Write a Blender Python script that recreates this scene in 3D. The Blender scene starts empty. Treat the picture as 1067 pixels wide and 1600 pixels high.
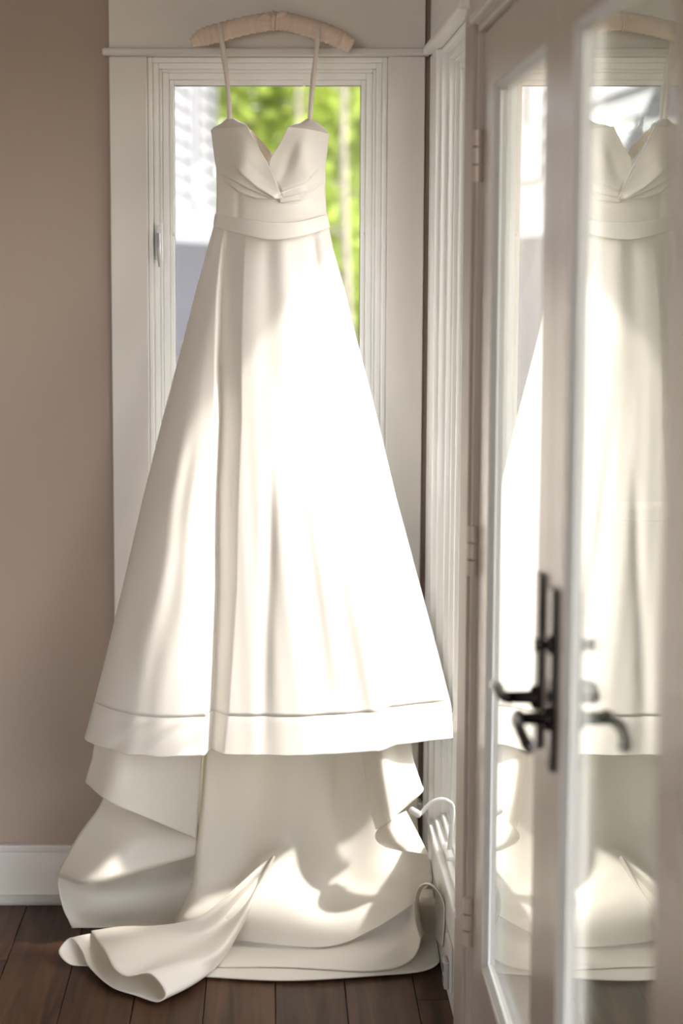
import bpy, bmesh, math, random
from mathutils import Vector, Matrix
import numpy as np

random.seed(7)
R = math.radians
scene = bpy.context.scene
COL = scene.collection

# ------------------------------------------------------------------ camera
F_PX, CX, CY = 2623.0, 418.0, 680.0        # focal length / principal point of the 1067x1600 frame
CAM_H, TILT = 1.62, math.atan(280 / 2623.0)
cam_d = bpy.data.cameras.new('camera')
cam = bpy.data.objects.new('camera', cam_d)
COL.objects.link(cam)
cam.location = (0, 0, CAM_H)
cam.rotation_euler = (math.pi / 2 - TILT, 0, 0)
cam_d.lens = F_PX / 1600 * 36
cam_d.sensor_width = 36
cam_d.shift_x = (533.5 - CX) / 1600
cam_d.shift_y = (CY - 800.0) / 1600
cam_d.clip_start, cam_d.clip_end = 0.05, 300
cam_d.dof.use_dof = True
cam_d.dof.focus_distance = 3.78
cam_d.dof.aperture_fstop = 1.9
scene.camera = cam

# ------------------------------------------------------------------ world, sun, exposure
SUN_AZ, SUN_K = R(19.5), 1.20               # sun leaves the wall normal by 19.5 degrees, falls 1.18 per metre
sun_dir = Vector((-math.cos(SUN_AZ), math.sin(SUN_AZ), -SUN_K * math.cos(SUN_AZ))).normalized()
world = bpy.data.worlds.new('world')
scene.world = world
world.use_nodes = True
wn = world.node_tree
sky = wn.nodes.new('ShaderNodeTexSky')
sky.sky_type = 'NISHITA'
sky.sun_disc = False
sky.sun_elevation = R(48)
sky.sun_rotation = R(105)
sky.air_density = 1.2
sky.dust_density = 2.5
haze = wn.nodes.new('ShaderNodeMix')          # bright spring haze over the clear sky
haze.data_type = 'RGBA'
haze.inputs[0].default_value = 0.72
haze.inputs[7].default_value = (4.6, 4.46, 4.37, 1)
wn.links.new(sky.outputs[0], haze.inputs[6])
wn.links.new(haze.outputs[2], wn.nodes['Background'].inputs[0])
wn.nodes['Background'].inputs[1].default_value = 1.0

sun_d = bpy.data.lights.new('sun', 'SUN')
sun = bpy.data.objects.new('sun', sun_d)
COL.objects.link(sun)
sun.location = (8, -2, 10)
sun.rotation_euler = sun_dir.to_track_quat('-Z', 'Y').to_euler()
sun_d.energy = 3.4
sun_d.angle = R(3.0)
sun_d.color = (1.0, 0.95, 0.87)

vs = scene.view_settings
vs.view_transform = 'Standard'
vs.look = 'None'
vs.gamma = 1.0
vs.use_curve_mapping = False
vs.exposure = 1.1
scene.cycles.use_denoising = True
scene.cycles.max_bounces = 14
scene.cycles.diffuse_bounces = 6
scene.cycles.glossy_bounces = 6
scene.cycles.transparent_max_bounces = 24
scene.cycles.sample_clamp_indirect = 8
scene.cycles.caustics_reflective = False
scene.cycles.caustics_refractive = False

# ------------------------------------------------------------------ helpers
ct, st = math.cos(TILT), math.sin(TILT)


def ray(px, py):
    a, b = (px - CX) / F_PX, (CY - py) / F_PX
    return Vector((a, ct + b * st, -st + b * ct))


def P(px, py, Y):
    d = ray(px, py)
    return Vector((0, 0, CAM_H)) + d * (Y / d.y)


def PZ(px, py, Z):
    d = ray(px, py)
    return Vector((0, 0, CAM_H)) + d * ((Z - CAM_H) / d.z)


def pt(t):
    if len(t) == 4:
        return PZ(t[0], t[1], t[3])
    p = P(*t)
    if p.z < 0.008:
        p = PZ(t[0], t[1], 0.008)
    return p


def link(name, me, mat=None, parent=None):
    o = bpy.data.objects.new(name, me)
    COL.objects.link(o)
    if mat is not None and not me.materials:
        me.materials.append(mat)
    if parent is not None:
        o.parent = parent
        o.matrix_parent_inverse = parent.matrix_world.inverted()
    return o


def empty(name, loc=(0, 0, 0), parent=None):
    o = bpy.data.objects.new(name, None)
    o.empty_display_size = 0.05
    COL.objects.link(o)
    o.location = loc
    o.matrix_world = Matrix.Translation(loc)
    if parent is not None:
        o.parent = parent
    return o


def tag(o, label=None, cat=None, group=None, kind=None):
    if label: o['label'] = label
    if cat: o['category'] = cat
    if group: o['group'] = group
    if kind: o['kind'] = kind
    return o


class MB:
    """collects boxes / tubes / grids into one mesh, world coordinates"""
    def __init__(self):
        self.bm = bmesh.new()

    def box(self, x0, x1, y0, y1, z0, z1):
        v = [self.bm.verts.new((x, y, z)) for z in (z0, z1) for y in (y0, y1) for x in (x0, x1)]
        for f in ((0, 2, 3, 1), (4, 5, 7, 6), (0, 1, 5, 4), (2, 6, 7, 3), (0, 4, 6, 2), (1, 3, 7, 5)):
            self.bm.faces.new([v[i] for i in f])
        return self

    def tube(self, pts, rad, seg=12, cap=True, squash=None):
        pts = [Vector(p) for p in pts]
        rads = rad if isinstance(rad, (list, tuple)) else [rad] * len(pts)
        rings = []
        ref = None
        for i, p in enumerate(pts):
            t = (pts[min(i + 1, len(pts) - 1)] - pts[max(i - 1, 0)]).normalized()
            if ref is None:
                ref = Vector((0, 0, 1)) if abs(t.z) < 0.9 else Vector((1, 0, 0))
            n = (ref - t * ref.dot(t)).normalized()
            ref = n
            b = t.cross(n)
            ring = []
            for k in range(seg):
                a = 2 * math.pi * k / seg
                q = n * math.cos(a) + b * math.sin(a) * (squash or 1)
                ring.append(self.bm.verts.new(p + q * rads[i]))
            rings.append(ring)
        for a, b in zip(rings, rings[1:]):
            for k in range(seg):
                self.bm.faces.new((a[k], a[(k + 1) % seg], b[(k + 1) % seg], b[k]))
        if cap:
            self.bm.faces.new(rings[0][::-1])
            self.bm.faces.new(rings[-1])
        return self

    def build(self, name, mat, parent=None, bevel=0, smooth=False, seg=2):
        bmesh.ops.recalc_face_normals(self.bm, faces=self.bm.faces)
        me = bpy.data.meshes.new(name)
        self.bm.to_mesh(me)
        self.bm.free()
        if smooth:
            me.polygons.foreach_set('use_smooth', [True] * len(me.polygons))
        o = link(name, me, mat, parent)
        if bevel:
            m = o.modifiers.new('bevel', 'BEVEL')
            m.width = bevel
            m.segments = seg
            m.limit_method = 'ANGLE'
        return o


def box(name, mat, parent, x0, x1, y0, y1, z0, z1, bevel=0):
    return MB().box(x0, x1, y0, y1, z0, z1).build(name, mat, parent, bevel)


def catmull(A, n):
    """A: (k, ...) control array -> n samples along axis 0"""
    A = np.asarray(A, float)
    k = len(A)
    ext = np.concatenate([[2 * A[0] - A[1]], A, [2 * A[-1] - A[-2]]])
    out = []
    for s in np.linspace(0, k - 1, n):
        i = min(int(s), k - 2)
        t = s - i
        p0, p1, p2, p3 = ext[i], ext[i + 1], ext[i + 2], ext[i + 3]
        out.append(0.5 * (2 * p1 + (p2 - p0) * t + (2 * p0 - 5 * p1 + 4 * p2 - p3) * t * t
                          + (3 * p1 - p0 - 3 * p2 + p3) * t ** 3))
    return np.array(out)


def grid_mesh(name, G, mat, parent, thick=0.0, wrap=False, offset=0.0):
    nv, nu = G.shape[:2]
    me = bpy.data.meshes.new(name)
    faces = []
    for j in range(nv - 1):
        for i in range(nu - (0 if wrap else 1)):
            i2 = (i + 1) % nu
            faces.append((j * nu + i, j * nu + i2, (j + 1) * nu + i2, (j + 1) * nu + i))
    me.from_pydata(G.reshape(-1, 3).tolist(), [], faces)
    me.polygons.foreach_set('use_smooth', [True] * len(me.polygons))
    me.update()
    o = link(name, me, mat, parent)
    if thick:
        m = o.modifiers.new('solid', 'SOLIDIFY')
        m.thickness = thick
        m.offset = offset
    return o


def patch(name, rows, mat, parent, nu=40, nv=40, thick=0.003, disp=None, floor=True):
    """rows of pixel control points (px, py, Y) or (px, py, None, Z) -> smooth cloth sheet in world space"""
    W = np.array([[pt(t)[:] for t in r] for r in rows])
    S = np.array([[t[:2] for t in r] for r in rows])
    C = np.concatenate([W, S], axis=2)
    C = catmull(C, nv)
    C = np.swapaxes(catmull(np.swapaxes(C, 0, 1), nu), 0, 1)
    G = C[..., :3].copy()
    if disp:
        for j in range(nv):
            for i in range(nu):
                G[j, i] += disp(C[j, i, 3], C[j, i, 4], i / (nu - 1), j / (nv - 1))
    if floor:
        G[..., 2] = np.maximum(G[..., 2], 0.007)
        G[..., 0] = np.minimum(G[..., 0], 0.393)
    return grid_mesh(name, G, mat, parent, thick)


# ------------------------------------------------------------------ materials
def mat(name, col, rough=0.6, spec=0.4, metal=0.0, var=0.0, scale=8.0, bump=0.0, bscale=60.0, sheen=0.0):
    m = bpy.data.materials.new(name)
    m.use_nodes = True
    nt = m.node_tree
    b = nt.nodes['Principled BSDF']
    b.inputs['Roughness'].default_value = rough
    b.inputs['Specular IOR Level'].default_value = spec
    b.inputs['Metallic'].default_value = metal
    b.inputs['Sheen Weight'].default_value = sheen
    tc = nt.nodes.new('ShaderNodeTexCoord')
    no = nt.nodes.new('ShaderNodeTexNoise')
    no.inputs['Scale'].default_value = scale
    no.inputs['Detail'].default_value = 4
    nt.links.new(tc.outputs['Object'], no.inputs['Vector'])
    rp = nt.nodes.new('ShaderNodeValToRGB')
    rp.color_ramp.elements[0].position = 0.3
    rp.color_ramp.elements[1].position = 0.7
    rp.color_ramp.elements[0].color = [c * (1 - var) for c in col] + [1]
    rp.color_ramp.elements[1].color = [min(1, c * (1 + var)) for c in col] + [1]
    nt.links.new(no.outputs['Fac'], rp.inputs['Fac'])
    nt.links.new(rp.outputs['Color'], b.inputs['Base Color'])
    if bump:
        n2 = nt.nodes.new('ShaderNodeTexNoise')
        n2.inputs['Scale'].default_value = bscale
        nt.links.new(tc.outputs['Object'], n2.inputs['Vector'])
        bp = nt.nodes.new('ShaderNodeBump')
        bp.inputs['Strength'].default_value = bump
        bp.inputs['Distance'].default_value = 0.002
        nt.links.new(n2.outputs['Fac'], bp.inputs['Height'])
        nt.links.new(bp.outputs['Normal'], b.inputs['Normal'])
    return m


def cloth_mat(name, col, trans_col, trans=0.2, rough=0.42, spec=0.35, sheen=0.15):
    m = mat(name, col, rough, spec, var=0.012, scale=5, bump=0.06, bscale=900, sheen=sheen)
    nt = m.node_tree
    b = nt.nodes['Principled BSDF']
    out = nt.nodes['Material Output']
    tr = nt.nodes.new('ShaderNodeBsdfTranslucent')
    tr.inputs['Color'].default_value = (*trans_col, 1)
    mx = nt.nodes.new('ShaderNodeMixShader')
    mx.inputs[0].default_value = trans
    nt.links.new(b.outputs[0], mx.inputs[1])
    nt.links.new(tr.outputs[0], mx.inputs[2])
    nt.links.new(mx.outputs[0], out.inputs[0])
    return m


def glass_mat(name, tint):
    """clear pane: Schlick reflectance of two surfaces per face, the rest passes straight through"""
    m = bpy.data.materials.new(name)
    m.use_nodes = True
    nt = m.node_tree
    nt.nodes.remove(nt.nodes['Principled BSDF'])
    out = nt.nodes['Material Output']
    lw = nt.nodes.new('ShaderNodeLayerWeight')
    lw.inputs['Blend'].default_value = 0.5

    def math_node(op, a, b):
        n = nt.nodes.new('ShaderNodeMath')
        n.operation = op
        for i, v in enumerate((a, b)):
            if isinstance(v, (int, float)):
                n.inputs[i].default_value = v
            else:
                nt.links.new(v, n.inputs[i])
        return n.outputs[0]
    r = math_node('ADD', math_node('MULTIPLY', math_node('POWER', lw.outputs['Facing'], 5.0), 0.96), 0.04)
    fac = math_node('DIVIDE', math_node('MULTIPLY', r, 2.0), math_node('ADD', r, 1.0))
    tr = nt.nodes.new('ShaderNodeBsdfTransparent')
    tr.inputs[0].default_value = (*tint, 1)
    gl = nt.nodes.new('ShaderNodeBsdfGlossy')
    gl.inputs['Roughness'].default_value = 0.0
    gl.inputs['Color'].default_value = (0.985, 1.0, 0.97, 1)
    mx = nt.nodes.new('ShaderNodeMixShader')
    nt.links.new(fac, mx.inputs[0])
    nt.links.new(tr.outputs[0], mx.inputs[1])
    nt.links.new(gl.outputs[0], mx.inputs[2])
    nt.links.new(mx.outputs[0], out.inputs[0])
    return m


def wood_mat():
    m = bpy.data.materials.new('walnut_plank')
    m.use_nodes = True
    nt = m.node_tree
    b = nt.nodes['Principled BSDF']
    tc = nt.nodes.new('ShaderNodeTexCoord')
    oi = nt.nodes.new('ShaderNodeObjectInfo')
    mp = nt.nodes.new('ShaderNodeMapping')
    mp.inputs['Scale'].default_value = (22, 1.6, 8)
    add = nt.nodes.new('ShaderNodeVectorMath')
    add.operation = 'ADD'
    sc = nt.nodes.new('ShaderNodeVectorMath')
    sc.operation = 'SCALE'
    sc.inputs['Scale'].default_value = 30
    cmb = nt.nodes.new('ShaderNodeCombineXYZ')
    nt.links.new(oi.outputs['Random'], cmb.inputs[0])
    nt.links.new(oi.outputs['Random'], cmb.inputs[1])
    nt.links.new(cmb.outputs[0], sc.inputs[0])
    nt.links.new(tc.outputs['Object'], mp.inputs['Vector'])
    nt.links.new(mp.outputs[0], add.inputs[0])
    nt.links.new(sc.outputs[0], add.inputs[1])
    no = nt.nodes.new('ShaderNodeTexNoise')
    no.inputs['Scale'].default_value = 1.6
    no.inputs['Detail'].default_value = 7
    no.inputs['Distortion'].default_value = 0.8
    nt.links.new(add.outputs[0], no.inputs['Vector'])
    rp = nt.nodes.new('ShaderNodeValToRGB')
    rp.color_ramp.elements[0].position = 0.32
    rp.color_ramp.elements[0].color = (0.026, 0.012, 0.007, 1)
    rp.color_ramp.elements[1].position = 0.68
    rp.color_ramp.elements[1].color = (0.095, 0.046, 0.025, 1)
    nt.links.new(no.outputs['Fac'], rp.inputs['Fac'])
    hs = nt.nodes.new('ShaderNodeHueSaturation')
    mr = nt.nodes.new('ShaderNodeMapRange')
    mr.inputs['To Min'].default_value = 0.65
    mr.inputs['To Max'].default_value = 1.25
    nt.links.new(oi.outputs['Random'], mr.inputs['Value'])
    nt.links.new(mr.outputs[0], hs.inputs['Value'])
    nt.links.new(rp.outputs[0], hs.inputs['Color'])
    nt.links.new(hs.outputs[0], b.inputs['Base Color'])
    b.inputs['Roughness'].default_value = 0.42
    b.inputs['Specular IOR Level'].default_value = 0.35
    bp = nt.nodes.new('ShaderNodeBump')
    bp.inputs['Strength'].default_value = 0.15
    bp.inputs['Distance'].default_value = 0.002
    nt.links.new(no.outputs['Fac'], bp.inputs['Height'])
    nt.links.new(bp.outputs[0], b.inputs['Normal'])
    return m


M = {}
M['wall'] = mat('greige_paint', (0.41, 0.335, 0.285), 0.75, 0.2, var=0.015, scale=3, bump=0.05, bscale=220)
M['trim'] = mat('greige_trim', (0.73, 0.70, 0.665), 0.5, 0.3, var=0.01)
M['door'] = mat('greige_door_paint', (0.52, 0.46, 0.415), 0.27, 0.5, var=0.01)
M['mull'] = mat('greige_mullion_paint', (0.46, 0.395, 0.345), 0.5, 0.3, var=0.01)
M['white'] = mat('white_vinyl', (0.86, 0.86, 0.84), 0.4, 0.4, var=0.01)
M['bead'] = mat('grey_white_bead', (0.56, 0.57, 0.565), 0.4, 0.4, var=0.01)
M['base'] = mat('white_trim', (0.66, 0.64, 0.62), 0.45, 0.4, var=0.01)
M['ceil'] = mat('ceiling_white', (0.75, 0.73, 0.70), 0.8, 0.2, var=0.01)
M['wood'] = wood_mat()
M['glass'] = glass_mat('clear_glass', (0.985, 0.985, 0.98))
M['seal'] = mat('dark_spacer', (0.10, 0.10, 0.10), 0.5)
M['hinge'] = mat('hinge_metal', (0.60, 0.51, 0.45), 0.4, 0.5, metal=0.1, var=0.05)
M['bronze'] = mat('dark_bronze', (0.035, 0.030, 0.032), 0.25, 0.6, metal=0.75, var=0.15, scale=30)
M['grey'] = mat('grey_plastic', (0.42, 0.40, 0.39), 0.5, var=0.03)
M['lever'] = mat('pale_metal', (0.55, 0.57, 0.57), 0.35, 0.5, metal=0.4, var=0.03)
M['satin'] = cloth_mat('ivory_satin', (0.86, 0.83, 0.785), (0.86, 0.80, 0.68), 0.16)
M['strap'] = cloth_mat('strap_satin', (0.80, 0.74, 0.69), (0.8, 0.72, 0.62), 0.12)
M['lining'] = cloth_mat('cream_lining', (0.84, 0.76, 0.64), (0.85, 0.74, 0.58), 0.25)
M['train'] = cloth_mat('ivory_train', (0.85, 0.825, 0.775), (0.90, 0.84, 0.70), 0.28)
M['hanger'] = cloth_mat('blush_satin', (0.76, 0.62, 0.52), (0.75, 0.58, 0.46), 0.06, 0.26)
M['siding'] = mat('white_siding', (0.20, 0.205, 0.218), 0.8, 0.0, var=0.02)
M['shingle'] = mat('grey_shingle', (0.036, 0.037, 0.043), 0.95, 0.0, var=0.25, scale=25)
M['leaf'] = cloth_mat('lime_leaf', (0.31, 0.39, 0.085), (0.38, 0.47, 0.10), 0.4, 0.7, 0.0, 0.0)
M['leaf2'] = cloth_mat('green_leaf', (0.19, 0.25, 0.055), (0.24, 0.31, 0.06), 0.35, 0.7, 0.0, 0.0)
M['leaf3'] = cloth_mat('dark_leaf', (0.06, 0.11, 0.03), (0.09, 0.16, 0.03), 0.3, 0.7, 0.0, 0.0)
M['bark'] = mat('grey_bark', (0.26, 0.23, 0.20), 0.9, 0.0, var=0.3, scale=12, bump=0.4, bscale=40)
M['grass'] = mat('leaf_litter_ground', (0.20, 0.165, 0.11), 0.9, var=0.35, scale=2)
M['wing'] = mat('dark_backing_paint', (0.045, 0.045, 0.035), 0.9, 0.0, var=0.05)  # dark coat for the added wall, deck and parapet outside the doors

# ------------------------------------------------------------------ room shell
WX, WY = 0.403, 4.09            # inner faces of right wall and back wall
LX, NY, CH = -4.2, -3.2, 2.75   # left wall, near wall, ceiling
TH = 0.13
OP0, OP1 = 0.27, 2.093          # window openings: bottom / top
BW0, BW1 = -0.288, 0.288        # back window
RW0, RW1 = 3.385, 3.925         # side window along Y
DR0, DR1, DTOP = 1.575, 3.245, 2.052   # french doors along Y


def struct(o):
    o['kind'] = 'structure'
    return o


# back wall
struct(MB().box(LX - TH, BW0, WY, WY + TH, 0, CH).box(BW1, WX + TH, WY, WY + TH, 0, CH)
       .box(BW0, BW1, WY, WY + TH, 0, OP0).box(BW0, BW1, WY, WY + TH, OP1, CH).build('wall_back', M['wall']))
# right wall with side window, french doors and two more windows behind the camera
holes = [(RW0, RW1, OP0, OP1), (DR0, DR1, 0, DTOP), (-0.75, 0.95, 0.10, 2.5), (-2.95, -0.95, 0.10, 2.5)]
m = MB()
edges = sorted([h[0] for h in holes] + [h[1] for h in holes])
ys = [NY] + edges + [WY]
for a, b in zip(ys, ys[1:]):
    h = [q for q in holes if q[0] <= a + 1e-6 and q[1] >= b - 1e-6]
    if h:
        if h[0][2] > 0:
            m.box(WX, WX + TH, a, b, 0, h[0][2])
        m.box(WX, WX + TH, a, b, h[0][3], CH)
    else:
        m.box(WX, WX + TH, a, b, 0, CH)
struct(m.build('wall_right', M['wall']))
# left and near walls
struct(MB().box(LX - TH, LX, NY - TH, WY, 0, CH).build('wall_left', M['ceil']))
m = MB()
for a, b in ((LX, -4.0), (-1.3, WX + TH)):
    m.box(a, b, NY - TH, NY, 0, CH)
m.box(-4.0, -1.3, NY - TH, NY, 0, 0.9).box(-4.0, -1.3, NY - TH, NY, 2.6, CH)
struct(m.build('wall_near', M['ceil']))
struct(box('ceiling', M['ceil'], None, LX - TH, WX + TH, NY - TH, WY + TH, CH, CH + 0.12))

# floor with planks
floor = struct(box('floor', M['seal'], None, LX - TH, WX + TH, NY - TH, WY + TH, -0.12, -0.012))
PWID, PLEN = 0.155, 1.9
pm = MB().box(0.0008, PWID - 0.0008, 0.0008, PLEN - 0.0008, -0.0119, 0.0)
plank_proto = pm.build('plank', M['wood'], floor, bevel=0.0012, seg=1)
first = True
k0 = int(math.floor((LX - 0.017) / PWID))
for k in range(k0, 3):
    x = 0.017 + k * PWID
    off = (k * 0.73) % 1.0 * PLEN
    y = NY - off
    while y < WY:
        if y + PLEN > NY + 0.1:
            o = plank_proto if first else plank_proto.copy()
            if not first:
                COL.objects.link(o)
            first = False
            o.location = (x, y, 0)
        y += PLEN

# baseboards
m = MB().box(LX, -0.385, WY - 0.016, WY, 0, 0.148)
bb = struct(m.build('baseboard_back', M['trim'], bevel=0.004))
box('cap_moulding', M['base'], bb, LX, -0.385, WY - 0.021, WY, 0.134, 0.152, 0.004)
MB().tube([(LX, WY - 0.018, 0.010), (-0.385, WY - 0.018, 0.010)], 0.014, 12).build('shoe_moulding', M['base'], bb, smooth=True)
struct(box('baseboard_right', M['base'], None, WX - 0.006, WX, DR1 + 0.075, WY, 0, 0.15, 0.002))

# ---------- back window: casing, shelf, frieze
t = struct(empty('trim_1', (0, WY, 0)))
FA = WY - 0.018
box('side_casing', M['trim'], t, -0.378, BW0, FA, WY, 0.148, OP1, 0.003)
box('side_casing', M['trim'], t, BW1, 0.376, FA, WY, 0.148, OP1, 0.003)
box('lower_casing', M['trim'], t, -0.378, 0.376, FA, WY, 0.148, OP0 - 0.02, 0.003)
box('frieze_board', M['trim'], t, -0.378, 0.376, FA, WY, OP1 + 0.018, 2.40, 0.003)
box('shelf_ledge', M['base'], t, -0.392, 0.386, WY - 0.042, WY, OP1, OP1 + 0.018, 0.005)
box('window_stool', M['base'], t, -0.392, 0.386, WY - 0.045, WY + 0.03, OP0 - 0.022, OP0, 0.005)


def frame_rings(name, t, matl, rings, axis):
    """nested rectangular steps: each ring (outer half a0,a1,z0,z1, width, depth0, depth1)"""
    for (a0, a1, z0, z1, w, d0, d1) in rings:
        mb = MB()
        for (p0, p1, q0, q1) in ((a0, a0 + w, z0, z1), (a1 - w, a1, z0, z1),
                                 (a0 + w, a1 - w, z1 - w, z1), (a0 + w, a1 - w, z0, z0 + w)):
            if axis == 'y':
                mb.box(p0, p1, d0, d1, q0, q1)
            else:
                mb.box(d0, d1, p0, p1, q0, q1)
        mb.build(name, matl, t, bevel=0.002, seg=1)


def window_unit(name, a0, a1, z0, z1, axis, face, parent_loc):
    t = struct(empty(name, parent_loc))
    frame_rings('jamb_liner', t, M['white'], [(a0, a1, z0, z1, 0.012, face - 0.004, face + TH)], axis)
    frame_rings('window_frame', t, M['white'], [(a0 + .012, a1 - .012, z0 + .012, z1 - .012, 0.014, face + 0.012, face + TH - 0.01),
                                                (a0 + .026, a1 - .026, z0 + .026, z1 - .026, 0.007, face + 0.024, face + TH - 0.02)], axis)
    frame_rings('sash', t, M['white'], [(a0 + .033, a1 - .033, z0 + .033, z1 - .033, 0.016, face + 0.034, face + 0.095),
                                        (a0 + .049, a1 - .049, z0 + .049, z1 - .049, 0.012, face + 0.044, face + 0.085)], axis)
    frame_rings('glazing_seal', t, M['seal'], [(a0 + .060, a1 - .060, z0 + .060, z1 - .060, 0.0022, face + 0.056, face + 0.07)], axis)
    i = .0615
    if axis == 'y':
        box('pane', M['glass'], t, a0 + i, a1 - i, face + 0.060, face + 0.064, z0 + i, z1 - i)
    else:
        box('pane', M['glass'], t, face + 0.060, face + 0.064, a0 + i, a1 - i, z0 + i, z1 - i)
    return t


w1 = window_unit('window_1', BW0, BW1, OP0, OP1, 'y', WY, (0, WY, OP0))
# sash lock on the left jamb of the back window
zl = P(248, 378, WY + 0.012).z
lk = box('sash_lock', M['white'], w1, -0.272, -0.254, WY + 0.002, WY + 0.013, zl - 0.045, zl + 0.045, 0.003)
box('lock_slot', M['lever'], lk, -0.268, -0.259, WY - 0.001, WY + 0.004, zl - 0.034, zl + 0.038, 0.001)
MB().tube([(-0.264, WY - 0.003, zl + 0.02), (-0.263, WY - 0.012, zl - 0.02), (-0.261, WY - 0.014, zl - 0.06)],
          [0.005, 0.005, 0.003], 10).build('lock_lever', M['lever'], lk, smooth=True)
# small clips that hold the insect screen
for (x, z) in ((P(475, 131, WY + .05).x, OP1 - .0605), (P(567, 366, WY + .05).x, P(567, 366, WY + .05).z), (-0.2285, P(271, 366, WY + .05).z)):
    MB().tube([(x, WY + .040, z), (x, WY + .05, z)], 0.0045, 10).build('screen_clip', M['white'], w1, smooth=True)

# ---------- side window in the right wall
w2 = window_unit('window_2', RW0, RW1, OP0, OP1, 'x', WX, (WX, RW0, OP0))
t = struct(empty('trim_2', (WX, 3.6, 0)))
FX = WX - 0.016
box('side_casing', M['white'], t, FX, WX, RW1, WY - 0.02, 0.15, OP1, 0.003)
box('lower_casing', M['white'], t, WX - 0.007, WX, RW0 - 0.06, WY - 0.02, 0.15, OP0 - 0.018, 0.003)
box('frieze_board', M['white'], t, FX, WX, 3.20, WY - 0.02, OP1 + 0.018, 2.40, 0.003)
box('shelf_ledge', M['white'], t, WX - 0.036, WX, 3.30, WY - 0.045, OP1, OP1 + 0.018, 0.005)
box('window_stool', M['white'], t, WX - 0.018, WX + 0.01, RW0 - 0.03, WY - 0.02, OP0 - 0.018, OP0, 0.004)
# wide casing between side window and doors
t3 = struct(box('trim_3', M['mull'], None, WX - 0.012, WX, DR1 + 0.005, RW0, 0, OP1, 0.003))

# casement crank on the sill of the side window
ck = empty('crank_handle', PZ(705, 1275, 0.29))
tag(ck, 'white curved casement crank at the sill of the sunlit side window', 'crank handle')
Yc = 3.66
c_a, c_b, c_c, c_d, c_e = P(707, 1275, Yc), P(706, 1257, Yc), P(691, 1249, Yc), P(673, 1255, Yc), P(657, 1272, Yc)
box('housing', M['white'], ck, WX - 0.004, WX + 0.03, Yc - 0.05, Yc + 0.05, OP0 + 0.0005, OP0 + 0.022, 0.006)
arm = [Vector(v) for v in catmull([c_a[:], c_b[:], c_c[:], c_d[:], c_e[:]], 20)]
arm = [Vector((WX + 0.006, Yc, OP0 + 0.018))] + arm
MB().tube(arm, 0.0052, 10).build('crank_arm', M['white'], ck, smooth=True)
ka, kb = P(657, 1274, Yc - 0.005), P(640, 1264, Yc - 0.005)
MB().tube([ka, ka.lerp(kb, 0.15), ka.lerp(kb, 0.85), kb], [0.006, 0.0085, 0.008, 0.005], 14).build('crank_knob', M['white'], ck, smooth=True)

# outlet low on the right wall
oz = P(702, 1480, 3.52)
ol = empty('wall_outlet', (WX - 0.014, 3.5, 0.1))
tag(ol, 'small grey outlet low on the white wall below the side window', 'outlet')
box('cover_plate', M['base'], ol, WX - 0.013, WX - 0.0062, 3.455, 3.535, 0.045, 0.15, 0.003)
box('socket_block', M['grey'], ol, WX - 0.024, WX - 0.0125, 3.462, 3.503, 0.050, 0.112, 0.004)
for zz in (0.066, 0.094):
    box('socket', M['seal'], ol, WX - 0.0252, WX - 0.0235, 3.474, 3.490, zz - 0.007, zz + 0.007, 0.001)

# ---------- french doors
t = struct(empty('trim_4', (WX, 2.4, 0)))
box('side_jamb', M['door'], t, WX - 0.006, WX + TH, DR1 - 0.018, DR1 + 0.005, 0, DTOP, 0.002)
box('side_jamb', M['door'], t, WX - 0.006, WX + TH, DR0 - 0.005, DR0 + 0.018, 0, DTOP, 0.002)
box('head_jamb', M['door'], t, WX - 0.006, WX + TH, DR0, DR1, DTOP - 0.012, DTOP + 0.012, 0.002)
box('head_casing', M['door'], t, WX - 0.014, WX, DR0 - 0.12, DR1 + 0.10, DTOP + 0.012, DTOP + 0.105, 0.003)
box('head_bead', M['base'], t, WX - 0.022, WX, DR0 - 0.10, DR1 - 0.004, DTOP + 0.004, DTOP + 0.02, 0.004)
box('side_casing', M['door'], t, WX - 0.014, WX, DR0 - 0.12, DR0 - 0.005, 0, DTOP + 0.012, 0.003)
box('threshold', M['bronze'], t, WX - 0.005, WX + TH, DR0 + 0.018, DR1 - 0.018, 0.0005, 0.012, 0.002)
DX0, DX1 = WX + 0.006, WX + 0.048       # leaf thickness


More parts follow.
